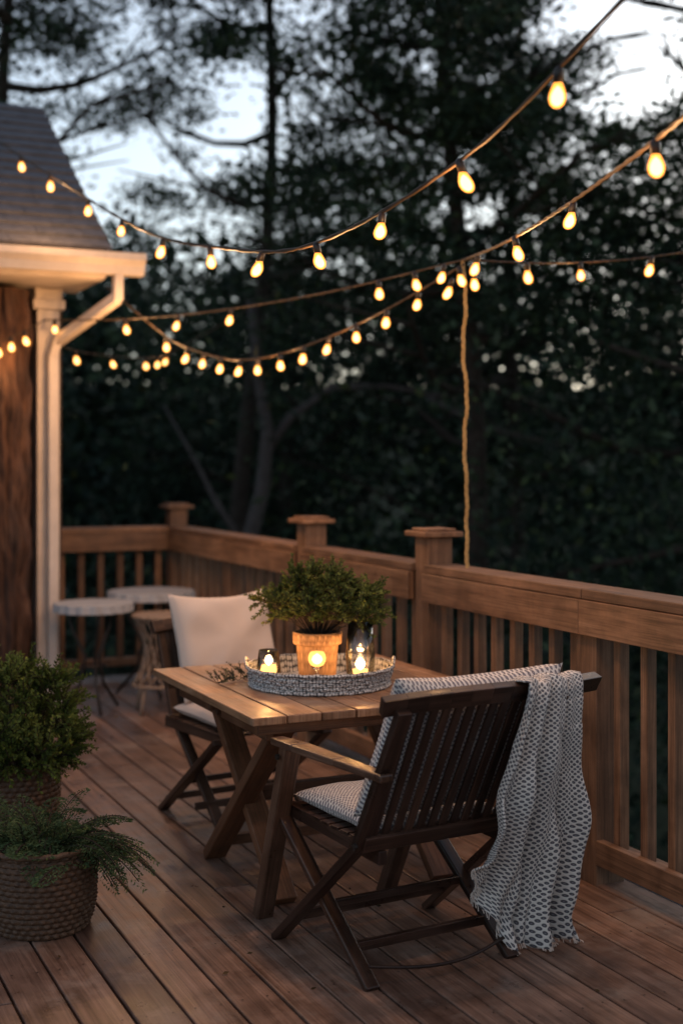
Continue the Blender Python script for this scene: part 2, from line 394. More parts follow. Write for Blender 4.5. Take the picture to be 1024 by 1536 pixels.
# ------------------------------------------------------------ trees
def gapf(px,py):
    for gx,gy,ax,ay,pr in ((375,150,75,75,.95),(250,235,125,48,.94),(160,235,65,55,.93),(430,25,65,42,.95),(320,10,65,32,.9),(930,15,130,58,.98),(1000,90,70,75,.93),
        (900,150,65,45,.8),(640,90,38,40,.85),(150,120,50,32,.7),(720,320,65,24,.7),(960,230,75,33,.7),(500,120,48,40,.75),(340,335,95,25,.7),(560,215,48,30,.75),(800,60,50,30,.75),(100,340,50,25,.4),(620,20,40,25,.7),(230,60,50,25,.6)):
        if ((px-gx)/ax)**2+((py-gy)/ay)**2<1: return pr
    return .22 if py<340 else .04
def tree(name,x,d,ht,base,rad,ncl,mat,lean=0,leaf=.085,per=110,cr=.5,flat=.5,gaps=True,limbs=14,trunk_r=.16,zg=-2.9):
    root=empty(name,C(x,d,0)); root.location.z=0
    o=C(x,d,0)
    mb=MB()
    def tp(z): 
        t=(z-zg)/(ht-zg); return Vector((math.sin(z*.5+x)*.18+lean*t*t*3,math.cos(z*.4+d)*.15,z))
    pts=[tp(zg+(ht-zg)*i/16) for i in range(17)]
    mb.poly(pts,trunk_r,10,r1=.03)
    for i in range(limbs):
        z=base-.8+(ht-base)*(i/limbs); a=i*2.4+x; s=tp(z); l=rad*random.uniform(.6,1.05)*(1-.5*i/limbs)
        q=[s+Vector((math.cos(a+.25*t)*l*t,math.sin(a+.25*t)*l*t,(.35*t-.15*math.sin(t*5))*l*.5)) for t in (0,.2,.4,.6,.8,1)]
        mb.poly(q,trunk_r*.38,6,r1=.012)
        for k in (2,3,4):
            a2=a+random.choice((-.9,.9)); q2=[q[k]+Vector((math.cos(a2)*t,math.sin(a2)*t,.25*t))*l*.4 for t in (0,.5,1)]
            mb.poly(q2,trunk_r*.15,5,r1=.008)
    mb.obj('trunk',M_trunk,root,smooth=True)
    P=[];S=[];A=[];V=[]
    cnt=0;tries=0
    while cnt<ncl and tries<ncl*30:
        tries+=1
        u=rng.normal(size=3); u/=np.linalg.norm(u); u*=rng.random()**.45
        cz=(ht+base)/2+u[2]*(ht-base)/2*1.05
        cx,cy=u[0]*rad,u[1]*rad
        w=Vector((o.x+cx,o.y+cy,cz)); dx=CT*w.x-ST*w.y; dd=ST*w.x+CT*w.y
        if gaps:
            px=512+2000*dx/dd; py=690-2000*(cz-H)/dd
            if py<-250: continue
            if random.random()<gapf(px,py): continue
        cnt+=1
        c=np.array([cx,cy,cz]); m=per
        g=rng.normal(size=(m,3))*np.array([cr*.5,cr*.5,cr*.5*flat])*random.uniform(.6,1.3)
        P.append(c+g); A.append(g*np.array([1,1,.4])+rng.normal(size=(m,3))*.25+np.array([0,0,.1])); S.append(rng.uniform(.6,1.4,m)*leaf)
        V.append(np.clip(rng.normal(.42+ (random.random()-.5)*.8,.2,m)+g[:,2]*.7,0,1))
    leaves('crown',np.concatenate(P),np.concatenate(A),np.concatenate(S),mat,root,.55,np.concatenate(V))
tree('pine_tree',-3.9,16,11,5.2,3.4,240,M_leafA,cr=.46)
tree('pine_tree',-1.3,19,12,5.0,3.6,230,M_leafA,lean=.1,cr=.46)
tree('oak_tree',1.3,15,10.5,2.6,3.0,380,M_leafA,leaf=.085,cr=.46)
tree('oak_tree',4.1,14.5,8.4,1.5,2.7,320,M_leafA,leaf=.085,cr=.46)
tree('oak_tree',2.6,20,11,1.5,3.6,220,M_leafA,leaf=.11)
tree('oak_tree',-.9,23,8,-.5,3.4,190,M_leafA,leaf=.12,cr=.7)
ut=empty('bare_branched_tree',C(-1.2,15.5,0))
mb=MB()
def L_(pts,r0,r1): mb.poly([Vector((CT*a+ST*b,-ST*a+CT*b,c)) for a,b,c in pts],r0,8,r1=r1)
L_([(-.05,0,-2.9),(-.02,0,-.2),(.10,0,.5),(.28,0,1.2),(.34,0,1.9),(.22,0,2.6),(.15,0,3.4)],.13,.05)
L_([(.3,0,1.6),(.6,.1,2.05),(1.1,.1,2.4),(1.7,.15,2.42),(2.4,.2,2.3),(3.2,.2,2.6)],.06,.02)
L_([(.10,0,.5),(-.3,.2,1.1),(-.5,.25,1.5),(-.9,.3,2.2)],.045,.015)
L_([(2.2,.2,2.3),(2.9,0,1.9),(3.9,0,1.7)],.04,.012)
mb.obj('trunk',plain('pale_bark',(.055,.05,.05),.9,8,.3),ut,smooth=True)
P=rng.normal(size=(3600,3))*np.array([1.5,1.0,.6])+np.array([.6,.3,3.1]); leaves('crown',P,rng.normal(size=(3600,3)),rng.uniform(.06,.12,3600),M_leafA,ut,.5)
rt=empty('leaning_tree',C(5.5,13,0)); mb=MB()
L_([(.6,0,-3),(.4,0,0),(.1,0,1.2),(-.9,0,1.0),(-2.2,.2,.65),(-3.6,.3,.35)],.12,.02)
L_([(.1,0,1.2),(-.6,0,2.0),(-1.8,0,2.3),(-3.0,0,2.7)],.07,.02)
mb.obj('trunk',M_trunk,rt,smooth=True)
P=rng.normal(size=(8000,3))*np.array([2.2,1.3,1.3])+np.array([-1,1.5,1.2]); leaves('crown',P,rng.normal(size=(8000,3)),rng.uniform(.07,.14,8000),M_leafA,rt,.5)
P=[];A=[];S=[];V=[]
for k in range(120):
    x=random.uniform(-17,19); d=random.uniform(23,44); top=random.uniform(4.6,6.8)*(d/28)**.8; r=random.uniform(1.3,2.4)
    if x/d*2000+512>820 or x/d*2000+512<0: top*=.85
    for c in range(22):
        t=random.random(); z=-2.5+(top+2.5)*t; rr=r*math.sqrt(max(.05,1-t**2.5)); a=random.random()*6.28
        w=C(x,d,z); c0=np.array([w.x+math.cos(a)*rr*.8,w.y+math.sin(a)*rr*.8,z]); m=34
        g=rng.normal(size=(m,3))*np.array([.5,.5,.36]); P.append(c0+g); A.append(g+rng.normal(size=(m,3))*.3); S.append(rng.uniform(.18,.36,m))
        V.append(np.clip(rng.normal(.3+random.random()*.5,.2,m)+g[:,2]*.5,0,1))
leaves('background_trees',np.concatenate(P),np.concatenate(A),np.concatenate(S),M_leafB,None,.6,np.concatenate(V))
P=[];A=[];S=[]
for k in range(220):
    x=random.uniform(-9,11); d=random.uniform(11.5,22); z=random.uniform(-2.7,.6)
    w=C(x,d,z); m=60; g=rng.normal(size=(m,3))*.42; P.append(np.array(w)+g); A.append(g); S.append(rng.uniform(.09,.18,m))
leaves('shrubs',np.concatenate(P),np.concatenate(A),np.concatenate(S),M_leafB,None,.6)
# ------------------------------------------------------------ table
tb=empty('wooden_table',(2.06,4.685,0)); W2,L2=.51,.575
mb=MB(); nb=8; bw=2*W2/nb
for i in range(nb): mb.box(-W2+i*bw+.003,-W2+(i+1)*bw-.003,-L2+random.uniform(0,.003),L2,.672,.700+random.uniform(-.001,.001),'y')
mb.obj('tabletop',M_table,tb,.004)
mb=MB()
for y in (-L2+.07,0,L2-.07): mb.box(-W2+.04,W2-.04,y-.022,y+.022,.630,.671,'x')
for x in (-W2+.10,W2-.10): mb.box(x-.015,x+.015,-L2+.093,-.023,.60,.671,'y'); mb.box(x-.015,x+.015,.023,L2-.093,.60,.671,'y')
for s in (-1,1):
    x=s*(W2-.155)
    mb.beam((x,.255,0.012),(x,-.48,.655),.040,.085,up=(1,0,0))
    mb.beam((x+s*-.043,-.375,0.012),(x+s*-.043,.36,.655),.040,.085,up=(1,0,0))
mb.box(-W2+.2,W2-.2,-.02,.02,.28,.33,'x')
mb.beam((-W2+.2,.2,.08),(W2-.2,.2,.08),.03,.04)
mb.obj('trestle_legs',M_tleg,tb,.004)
# ------------------------------------------------------------ cushions
def pillow(name,w,h,t,mat,parent,loc,rot,seed=0,n=44,wr=.006):
    mb=MB(); 
    r_=random.Random(seed); ph=[r_.uniform(0,6) for _ in range(8)]
    for side in (1,-1):
        b=len(mb.v)
        for i in range(n+1):
            for j in range(n+1):
                u=-1+2*i/n; v=-1+2*j/n
                e=max(0,(1-u**4))*max(0,(1-v**4))
                z=side*t*.5*(e**.45)
                z+=side*wr*math.sin(u*5+ph[0]+2*v)*math.sin(v*4+ph[1])*e + side*wr*.9*math.sin((u+v)*9+ph[2])*e*(abs(u*v))
                z+=side*wr*.8*math.sin(math.atan2(v,u)*7+ph[3]+math.hypot(u,v)*2)*e*min(1,math.hypot(u,v))**2
                x=u*w/2*(1-.07*(1-v*v)*abs(u)**3); y=v*h/2*(1-.07*(1-u*u)*abs(v)**3)
                y-= .035*h*(1-u*u)*max(0,v)**3
                mb.v.append(Vector((x,y,z)))
        for i in range(n):
            for j in range(n):
                a=b+i*(n+1)+j; q=[a,a+n+1,a+n+2,a+1]
                uv=[((i)/n*w,(j)/n*h),((i+1)/n*w,j/n*h),((i+1)/n*w,(j+1)/n*h),(i/n*w,(j+1)/n*h)]
                if side<0: q=q[::-1];uv=uv[::-1]
                mb.face(q,uv)
    o=mb.obj(name,mat,parent,smooth=True); o.location=loc; o.rotation_euler=rot
    return o
# ------------------------------------------------------------ chairs
def chair(loc,yaw,arms,mat,matL,hw=.292,top=(-.235,.855)):
    r=empty('folding_chair',loc,yaw)
    leg=MB()
    for s in (-1,1):
        leg.beam((s*.255,-.01,.0),(s*.255,.57,.40),.026,.046,up=(1,0,0))
        leg.beam((s*hw,.52,.0),(s*hw,.0,.425),.026,.046,up=(1,0,0))
    leg.obj('crossed_legs',mat,r,.005)
    bk=MB()
    ty,tz=top
    for s in (-1,1):
        bk.beam((s*hw,.01,.415),(s*hw,ty,tz),.028,.044,up=(1,0,0))
    N_=10; tw=hw+.053
    def tr(u): return Vector((u*tw,ty+.03*u*u,tz+.013+.012*(1-u*u)))
    for i in range(N_):
        a=tr(-1+2*i/N_); b=tr(-1+2*(i+1)/N_); bk.beam(a-(b-a)*.02,b+(b-a)*.02,.03,.055,up=(0,-.5,1))
    if arms: bk.beam((.325,-.205,.872),(.455,-.165,.868),.034,.05,up=(0,-.5,1))
    bk.beam((-hw,-.015,.435),(hw,-.015,.435),.026,.05,up=(0,-.5,1))
    k=14
    for i in range(k):
        x=(hw-.03)*(-1+2*i/(k-1)); t=tr(x/tw)
        bk.beam((x,-.018,.45),(t.x,t.y+.0,t.z-.02),.027,.010,up=(0,1,.4))
    bk.obj('slatted_backrest',mat,r,.003)
    st=MB()
    for s in (-1,1): st.beam((s*.226,-.02,.385),(s*.226,.56,.405),.028,.04,up=(0,0,1))
    for i in range(10): st.beam((-.24,.01+i*.058,.412+.0004*i),(.24,.01+i*.058,.412+.0004*i),.044,.012)
    st.obj('seat',mat,r,.002)
    br=MB()
    br.beam((-.24,.12,.085),(.24,.12,.085),.022,.028); br.beam((-.28,.40,.105),(.28,.40,.105),.022,.028); br.beam((-.24,.25,.178),(.24,.25,.178),.018,.024)
    br.poly([Vector((-.25+.5*t,.02-.05*math.sin(math.pi*t),.06-.02*math.sin(math.pi*t))) for t in np.linspace(0,1,12)],.006,6)
    br.obj('stretchers',mat,r,.002)
    if arms:
        ar=MB()
        for s in (-1,1):
            pts=[(s*.30,-.16,.655),(s*.30,.1,.652),(s*.30,.35,.648),(s*.295,.52,.640)]
            wd=[.045,.055,.07,.05]
            for a,b,w0,w1 in zip(pts[:-1],pts[1:],wd[:-1],wd[1:]): ar.beam(a,b,w0,.024,w1=w1,t1=.024)
            ar.beam((s*.285,.44,.640),(s*.245,.72,0.0),.045,.06,up=(1,0,0))
        ar.obj('armrests',matL,r,.006)
        hb=MB()
        for s in (-1,1):
            for (x,y,z) in ((.269,.27,.205),(.316,.46,.60),(.308,-.01,.43)):
                hb.poly([Vector((s*(x+.003),y,z)),Vector((s*(x+.012),y,z))],.009,10)
        hb.obj('bolts',M_socket,r)
    return r
ch=chair((1.95,3.54,0),math.radians(5.7),True,M_chair,M_chairL)
pillow('seat_cushion',.46,.50,.085,M_cushP,ch,(0,.28,.455),(0,0,0),3)
pillow('back_cushion',.60,.50,.15,M_cushP,ch,(.02,-.055,.715),(math.radians(118),0,math.radians(0)),4)
ch2=chair((1.99,5.74,0),math.radians(186),False,M_chairD,M_chairD,hw=.205,top=(-.15,.78))
pillow('seat_cushion',.46,.48,.08,M_linen,ch2,(0,.28,.455),(0,0,0),5)
pillow('throw_pillow',.50,.50,.17,M_linen,ch2,(-.035,.03,.715),(math.radians(110),0,math.radians(3)),6,wr=.013)
# ------------------------------------------------------------ throw blanket
mb=MB(); ns,nt_=110,150
def lerp(a,b,t): return a+(b-a)*t
def V3(*a): return np.array(a,dtype=float)
def crv(p0,p1,p2,t):
    c=(p1-(1-.45)**2*p0-.45**2*p2)/(2*.45*.55); return (1-t)**2*p0+2*t*(1-t)*c+t*t*p2
for i in range(ns+1):
    s=i/ns
    T=lerp(V3(2.075,3.275,.908),V3(2.295,3.335,.905),s); T[2]+=.008*math.sin(s*14)
    Mm=lerp(V3(2.045,3.375,.55),V3(2.355,3.44,.56),s)
    bs=min(1,s/.35)
    Bt=V3(2.02,3.50,.32)*(1-bs)+V3(2.20,3.66,.03)*bs if s<.35 else lerp(V3(2.20,3.66,.03),V3(2.45,3.62,.02),(s-.35)/.65)
    for j in range(nt_+1):
        t=j/nt_
        if t<.12:
            q=(.12-t)/.12
            p=T+V3(-.01,.0,0)+V3(-.015*q,.17*q,-.15*q*q+.01*math.sin(q*3.1))
            amp=.2
        else:
            q=(t-.12)/.88; p=crv(T,Mm,Bt,q); amp=min(1,.25+q*1.3)
            if q<.04: p=p+V3(0,-.012*q/.04,0)
            else: p=p+V3(0,-.012,0)
        f=.032*math.sin(s*2*math.pi*3.1+1.2+1.5*t+.7*math.sin(t*5))+.015*math.sin(s*2*math.pi*7.3+t*4.0)+.006*math.sin(s*47+t*9)
        f+=.012*math.sin(t*11+s*7)*(t>.2)+.007*math.sin(t*23-s*13)*(t>.3)
        nrm=V3(.35,-.93,0)
        p=p+nrm*f*amp
        p[0]+=.010*math.sin(t*9+s*3)*amp
        if t>.93 and s>.3:
            q2=(t-.93)/.07; p=p+nrm*(.06*q2*(.6+.4*math.sin(s*19)))+V3(.03*q2*(s-.4),0,0); p[2]=max(.012+.010*math.sin(s*31+q2*5)+.006,p[2]-.02*q2)
        mb.v.append(Vector(p))
for i in range(ns):
    for j in range(nt_):
        a=i*(nt_+1)+j; w,h=.62,1.15
        mb.face([a,a+nt_+1,a+nt_+2,a+1],[(i/ns*w,j/nt_*h),((i+1)/ns*w,j/nt_*h),((i+1)/ns*w,(j+1)/nt_*h),(i/ns*w,(j+1)/nt_*h)])
th=empty('throw_blanket')
bl=mb.obj('cloth',M_throw,th,smooth=True)
sm=bl.modifiers.new('s','SOLIDIFY'); sm.thickness=.006
fr=MB()
for i in range(0,ns+1,1):
    v=mb.v[i*(nt_+1)+nt_]; e=v+Vector((random.uniform(-.008,.012),-.012+random.uniform(-.008,.004),-min(.018,max(0,v.z-.006))))
    fr.poly([v,(v+e)/2+Vector((0,0,.002)),e],.0018,4)
fr.obj('fringe',M_linen,th,smooth=True)
# ------------------------------------------------------------ weave vessels
def weave(name,prof_fn,h,rows,nst,amp,mat,parent,rings=8):
    mb=MB(); seg=nst*6; zs=rows*rings
    prof=[(prof_fn(i/zs),h*i/zs) for i in range(zs+1)]
    def fn(r,z,q,i):
        row=int(i/rings); fr_=(i/rings)%1
        return (r+amp*abs(math.sin(math.pi*fr_))**.7*(.55+.45*math.cos(nst*q+math.pi*row))-amp*.3)*(1+.012*math.sin(q*3+row*.7)+.006*math.sin(q*7+row*2.1))
    mb.lathe(prof,seg=seg,fn=fn)
    mb.obj(name,mat,parent,smooth=True)
    mb=MB(); mb.lathe([(prof_fn(1-i/8)-.014,h*(1-i/8)) for i in range(9)]+[(.001,.004)],seg=48); mb.obj(name+'_lining',mat,parent,smooth=True)
def rimring(mb,r,z,rad,seg=72,k=40,a=.002):
    mb.poly([Vector((math.cos(2*math.pi*i/seg)*(r+a*math.sin(i*k)),math.sin(2*math.pi*i/seg)*(r+a*math.cos(i*k)),z+a*math.sin(i*1.7))) for i in range(seg+1)],rad,8,cap=False)
def sprigs(rootpos,n,len_rng,dirfn,nl,leaf,droop,P,A,S,stem=None,spread=1.0,V=None,per=3):
    for k in range(n):
        d=dirfn(k); L=random.uniform(*len_rng); p=np.array(rootpos,dtype=float)+np.array([random.gauss(0,1),random.gauss(0,1),0])*spread
        d=np.array(d,dtype=float); d/=np.linalg.norm(d); pts=[p.copy()]; tone=random.uniform(-.18,.18)
        for i in range(nl):
            t=i/nl; dd=d+np.array([0,0,-droop*t*t*2]); dd/=np.linalg.norm(dd); p=p+dd*L/nl; pts.append(p.copy())
            if t<.12: continue
            for s in range(per):
                a=rng.normal(size=3); a-=a.dot(dd)*dd; a/=np.linalg.norm(a)+1e-6
                ax=a*.8+dd*.7; P.append(p+ax*leaf*.5*(1.3-t*.7)); A.append(ax); S.append(leaf*(1.25-t*.5)*random.uniform(.7,1.2))
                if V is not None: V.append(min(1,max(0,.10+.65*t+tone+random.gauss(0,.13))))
        if stem is not None: stem.poly([Vector(q) for q in pts[::3]],.0016,4)
TRZ=.7015
tray=empty('woven_tray',(2.02,4.63,TRZ))
weave('side',lambda t:.262+.012*t,.072,5,34,.009,M_tray,tray,rings=6)
mb=MB(); mb.lathe([(.001,.012),(.262,.012)],seg=64); mb.obj('base',M_tray,tray)
mb=MB(); rimring(mb,.276,.071,.0075,a=.0015); rimring(mb,.264,.006,.007,a=.001)
for s in (-1,1):
    a0=math.atan2(-ST,CT)+(0 if s>0 else math.pi)
    mb.poly([Vector((math.cos(a0+q*.22)*.28,math.sin(a0+q*.22)*.28,.072+.028*(1-q*q))) for q in np.linspace(-1,1,14)],.006,8)
for f,uvs in zip(mb.f,mb.uv):
    for t in range(len(uvs)): uvs[t]=(uvs[t][0]*.6,uvs[t][1]*20)
mb.obj('rim',M_tray,tray,smooth=True)
def TR(x,d):
    v=C(x,d,0); return (2.02+v.x,4.63+v.y)
px,py=TR(-.01,.03)
pot=empty('potted_plant',(px,py,TRZ+.013))
mb=MB()
prof=[(.001,0),(.066,0),(.070,.006),(.075,.07),(.080,.132),(.081,.135),(.091,.137),(.093,.142),(.094,.178),(.091,.183),(.084,.183),(.082,.165),(.001,.162)]
mb.lathe(prof,seg=64); mb.obj('clay_pot',M_pot,pot,smooth=False,bevel=.001)
mb=MB(); mb.lathe([(.001,.168),(.0815,.166)],seg=24,); mb.obj('soil',M_soil,pot)
P=[];A=[];S=[];V=[];stm=MB()
def twigclump(c,axis,n,L,leaf):
    def df(k):
        return (axis[0]+random.gauss(0,.75),axis[1]+random.gauss(0,.75),axis[2]+random.gauss(0,.6)+.2)
    sprigs(c,n,(L*.6,L*1.2),df,9,leaf,.15,P,A,S,stm,.010,V,per=4)
vr=C(1,0,0)
random.seed(11)
for k in range(80):
    a=random.random()*6.283; e=random.random()
    R=.165*math.sqrt(random.random()); z=.215+.19*random.random()*(1-(R/.2)**2)+ .01
    c=Vector((math.cos(a)*R,math.sin(a)*R,z))
    if k%3==0: c+=vr*.10; c.z-=.005
    if k%5==1: c-=vr*.055; c.z+=.02
    st0=Vector((c.x*.15,c.y*.15,.16)); stm.poly([st0,st0.lerp(c,.5)+Vector((0,0,.015)),c],.0022,4,r1=.0012)
    ax=(c-Vector((0,0,.13))).normalized()
    twigclump((c.x,c.y,c.z),ax,8,.076,.0155)
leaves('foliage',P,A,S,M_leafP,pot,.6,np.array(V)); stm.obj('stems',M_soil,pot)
# candles
def point(name,loc,power,parent,color=(1,.52,.20),rad=.02):
    l=bpy.data.lights.new(name,'POINT'); l.energy=power; l.color=color; l.shadow_soft_size=rad
    o=bpy.data.objects.new(name,l); sc.collection.objects.link(o); o.location=loc
    if parent: o.parent=parent
    return o
def candle(x,d,r,h,power,name='candle_holder',wax=.03,z=TRZ+.013,fs=1.6,bulge=0):
    X,Y=TR(x,d); e=empty(name,(X,Y,z))
    mb=MB(); mb.lathe([(.001,.001),(r*.80,.001),(r*(.97),.008),(r*(1+bulge),h*.45),(r*.88,h),(r*.86,h),(r*(.97+bulge),h*.45),(r*.94,.010),(r*.75,.005),(.001,.005)],seg=40); mb.obj('glass',M_glass,e,smooth=True)
    mb=MB(); rw=r*.82
    mb.lathe([(.001,.007),(rw,.007),(rw*1.02,wax*.6),(rw,wax),(rw*.9,wax+.001),(.001,wax-.001)],seg=28); mb.obj('wax',M_waxglow,e)
    mb=MB(); mb.lathe([(.0005,wax+.001),(.006*fs,wax+.001+.005*fs),(.0085*fs,wax+.001+.010*fs),(.0065*fs,wax+.001+.016*fs),(.0004,wax+.001+.022*fs)],seg=16); mb.obj('flame',M_flame,e,smooth=True)
    mb=MB(); mb.poly([Vector((0,0,wax)),Vector((0,0,wax+.008))],.0008,5); mb.obj('wick',M_socket,e)
    point('candle_light',(0,0,wax+.070),power,e,(1,.48,.16),.012)
candle(-.19,-.06,.042,.125,2.2,wax=.066,fs=1.8,bulge=.10)
candle(.152,-.07,.051,.235,2.2,name='glass_hurricane',wax=.050,fs=2.2,bulge=.08)
X,Y=TR(-.008,-.125); e=empty('globe_votive',(X,Y,TRZ+.013))
mb=MB(); mb.lathe([(.001,0),(.026,0),(.026,.004),(.006,.010),(.005,.060),(.016,.068),(.018,.072),(.001,.072)],seg=28); mb.obj('stem',M_glass,e,smooth=True)
mb=MB(); mb.lathe([(.012,.073),(.024,.079),(.031,.092),(.033,.105),(.030,.118),(.024,.127)],seg=32); mb.obj('globe',M_frost,e,smooth=True)
mb=MB(); mb.lathe([(.0005,.080),(.014,.086),(.021,.098),(.016,.111),(.0005,.122)],seg=20); mb.obj('flame',M_flame,e,smooth=True)
point('candle_light',(0,0,.145),.28,e,(1,.48,.16),.012)
sp=empty('dried_sprig',(0,0,0)); P=[];A=[];S=[];V=[];stm=MB()
for (a,b) in ((-.33,.06),(-.29,.12),(-.38,.0)):
    X,Y=TR(a,b)
    sprigs((X,Y,.705),7,(.05,.11),lambda k:(random.gauss(0,1),random.gauss(0,1),.9),10,.011,.1,P,A,S,stm,.01,V)
leaves('leaves',P,A,S,leafmat('dry_leaf',(.06,.07,.05),(.12,.13,.09),20),sp,.5); stm.obj('stems',M_soil,sp)
# ------------------------------------------------------------ basket planters
bp=empty('basket_planter',(.935,4.46,0))
weave('basket',lambda t:.150+.032*math.sin(t*2.2+.2),.27,15,34,.010,M_basket,bp)
mb=MB(); rimring(mb,.176,.272,.010); mb.obj('rim',M_basket,bp,smooth=True)
mb=MB(); mb.lathe([(.001,.235),(.165,.23)],seg=24); mb.obj('soil',M_soil,bp)
P=[];A=[];S=[];V=[];stm=MB()
def frond(o,az,el,L,droop,P,A,S,V,stm,wid=.06,nl=26,lf=.016):
    d=np.array([math.cos(az)*math.cos(el),math.sin(az)*math.cos(el),math.sin(el)]); p=np.array(o,dtype=float); pts=[p.copy()]; tone=random.uniform(-.15,.2)
    for i in range(nl):
        t=i/nl; dd=d+np.array([0,0,-droop*t*1.6]); dd/=np.linalg.norm(dd); p=p+dd*L/nl; pts.append(p.copy())
        side=np.cross(dd,[0,0,1]); side/=np.linalg.norm(side)+1e-6
        w=wid*math.sin(math.pi*min(1,t*.85+.12))
        for s in (-1,1):
            m=max(2,int(w/lf*1.6))
            for q in range(m):
                f=(q+1)/m; c=p+side*s*w*f+dd*w*f*.45+np.array([0,0,-.25*w*f*f]); ax=side*s+dd*(.6+random.gauss(0,.5))+rng.normal(size=3)*.3
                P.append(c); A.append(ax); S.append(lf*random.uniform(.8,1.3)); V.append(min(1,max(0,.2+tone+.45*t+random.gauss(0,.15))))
    stm.poly([Vector(q) for q in pts[::3]],.002,4)
random.seed(21)
for k in range(84):
    az=random.random()*6.283; el=random.uniform(.3,1.3)
    frond((random.gauss(0,.06),random.gauss(0,.06),.24),az,el,random.uniform(.16,.28)*(1.0 if el<.9 else .9),random.uniform(.4,.9),P,A,S,V,stm,.042,lf=.015)
azr=math.atan2(-ST,CT)
for k in range(24):
    frond((.06*CT,-.06*ST,.27),azr+random.uniform(-.7,.7),random.uniform(.1,.7),random.uniform(.24,.38),random.uniform(.5,1.4),P,A,S,V,stm,.042,lf=.015)
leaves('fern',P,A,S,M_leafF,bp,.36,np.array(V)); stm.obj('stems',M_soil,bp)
bp2=empty('basket_planter',(.98,5.13,0))
weave('basket',lambda t:.135+.035*t,.40,20,32,.010,M_basket,bp2)
mb=MB(); rimring(mb,.172,.402,.011); mb.obj('rim',M_basket,bp2,smooth=True)
mb=MB(); mb.lathe([(.001,.37),(.16,.365)],seg=24); mb.obj('soil',M_soil,bp2)
P=[];A=[];S=[];V=[];stm=MB()
random.seed(31)
for k in range(80):
    a=random.random()*6.283; R=.22*math.sqrt(random.random()); z=.42+.38*random.random()*(1-(R/.27)**2)
    c=Vector((math.cos(a)*R,math.sin(a)*R,z)); st0=Vector((c.x*.25,c.y*.25,.36)); stm.poly([st0,st0.lerp(c,.5)+Vector((0,0,.02)),c],.003,4,r1=.0015)
    ax=(c-Vector((0,0,.34))).normalized(); twigclump((c.x,c.y,c.z),ax,9,.115,.020)
for k in range(14):
    a=k/14*6.283; c=Vector((math.cos(a)*.16,math.sin(a)*.16,.42)); twigclump((c.x,c.y,c.z),Vector((math.cos(a),math.sin(a),-.1)),9,.11,.019)
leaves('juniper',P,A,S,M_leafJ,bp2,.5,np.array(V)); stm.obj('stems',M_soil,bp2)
# ------------------------------------------------------------ bistro tables + rattan stool
def bistro(X,Y,r,z):
    e=empty('bistro_table',(X,Y,0)); mb=MB(); seg=96
    sc_=lambda r0,zz,q,i: r0*(1+.025*math.cos(q*18)) if r0>r*.8 else r0
    mb.lathe([(.001,z-.008),(r*.97,z-.008),(r,z-.05),(r*1.01,z-.05),(r*1.0,z),(r*.97,z+.002),(.001,z+.002)],seg=seg,fn=sc_); mb.obj('top',M_iron,e,smooth=False)
    mb=MB()
    for k in range(3):
        a=k*2.094+.5; mb.poly([Vector((math.cos(a)*R,math.sin(a)*R,Z)) for R,Z in ((r*.7,z-.02),(r*.55,z*.75),(r*.2,z*.5),(r*.35,z*.25),(r*.85,.01))],.010,8)
    rimring(mb,r*.3,z*.42,.006); mb.obj('legs',M_socket,e,smooth=True)
bistro(2.50,8.50,.28,.69); bistro(2.02,8.12,.24,.67)
e=empty('rattan_stool',(2.40,7.95,0)); mb=MB()
for k in range(14):
    for s in (-1,1):
        a=k/14*6.283
        mb.poly([Vector((math.cos(a+s*t*1.1)*(.17-.07*math.sin(math.pi*t)),math.sin(a+s*t*1.1)*(.17-.07*math.sin(math.pi*t)),.17+.42*t)) for t in np.linspace(0,1,10)],.006,5)
rimring(mb,.17,.59,.012); rimring(mb,.17,.17,.010)
for k in range(4):
    a=k*1.57+.6; mb.poly([Vector((math.cos(a)*.15,math.sin(a)*.15,.18)),Vector((math.cos(a)*.19,math.sin(a)*.19,0))],.011,6)
mb.lathe([(.001,.598),(.17,.595)],seg=30)
mb.obj('lattice',M_rattan,e,smooth=True)
# ------------------------------------------------------------ string lights
bprof=[(.0005,-.070),(.009,-.068),(.017,-.061),(.0210,-.050),(.0205,-.040),(.016,-.027),(.011,-.016),(.010,-.010)]
cprof=[(.0004,-.065),(.008,-.062),(.0135,-.056),(.0155,-.047),(.0135,-.037),(.008,-.027),(.0004,-.020)]
sprof=[(.010,-.016),(.0125,-.014),(.0125,.012),(.008,.018),(.004,.022),(.0005,.024)]
def zinterp(tab,t):
    xs=[a for a,_ in tab]; zs=[b for _,b in tab]; n=len(xs)
    m=[0]*n
    for i in range(n):
        a=max(0,i-1); b=min(n-1,i+1); m[i]=(zs[b]-zs[a])/(xs[b]-xs[a])
    for i in range(n-1):
        if t<=xs[i+1] or i==n-2:
            h=xs[i+1]-xs[i]; u=(t-xs[i])/h
            return (2*u**3-3*u*u+1)*zs[i]+(u**3-2*u*u+u)*h*m[i]+(-2*u**3+3*u*u)*zs[i+1]+(u**3-u*u)*h*m[i+1]
LP=14
def put_bulb(cable_pt,bm_,sm_,km_,root,power,scale=1.0):
    c=cable_pt+Vector((0,0,-.02*scale)); tilt=Vector((random.uniform(-.28,.28),random.uniform(-.28,.28)))
    scale*=random.uniform(.92,1.06)
    for prof,m in ((bprof,bm_),(sprof,sm_),(cprof,km_)):
        b=len(m.v); m.lathe([(r*scale,z*scale) for r,z in prof],(0,0,0),16)
        for i in range(b,len(m.v)):
            v=m.v[i]; m.v[i]=Vector((v.x+tilt.x*v.z,v.y+tilt.y*v.z,v.z))+c
    if power>0: point('bulb_light',c+Vector((0,0,-.105*scale)),power,root,(1,.52,.21),.03)
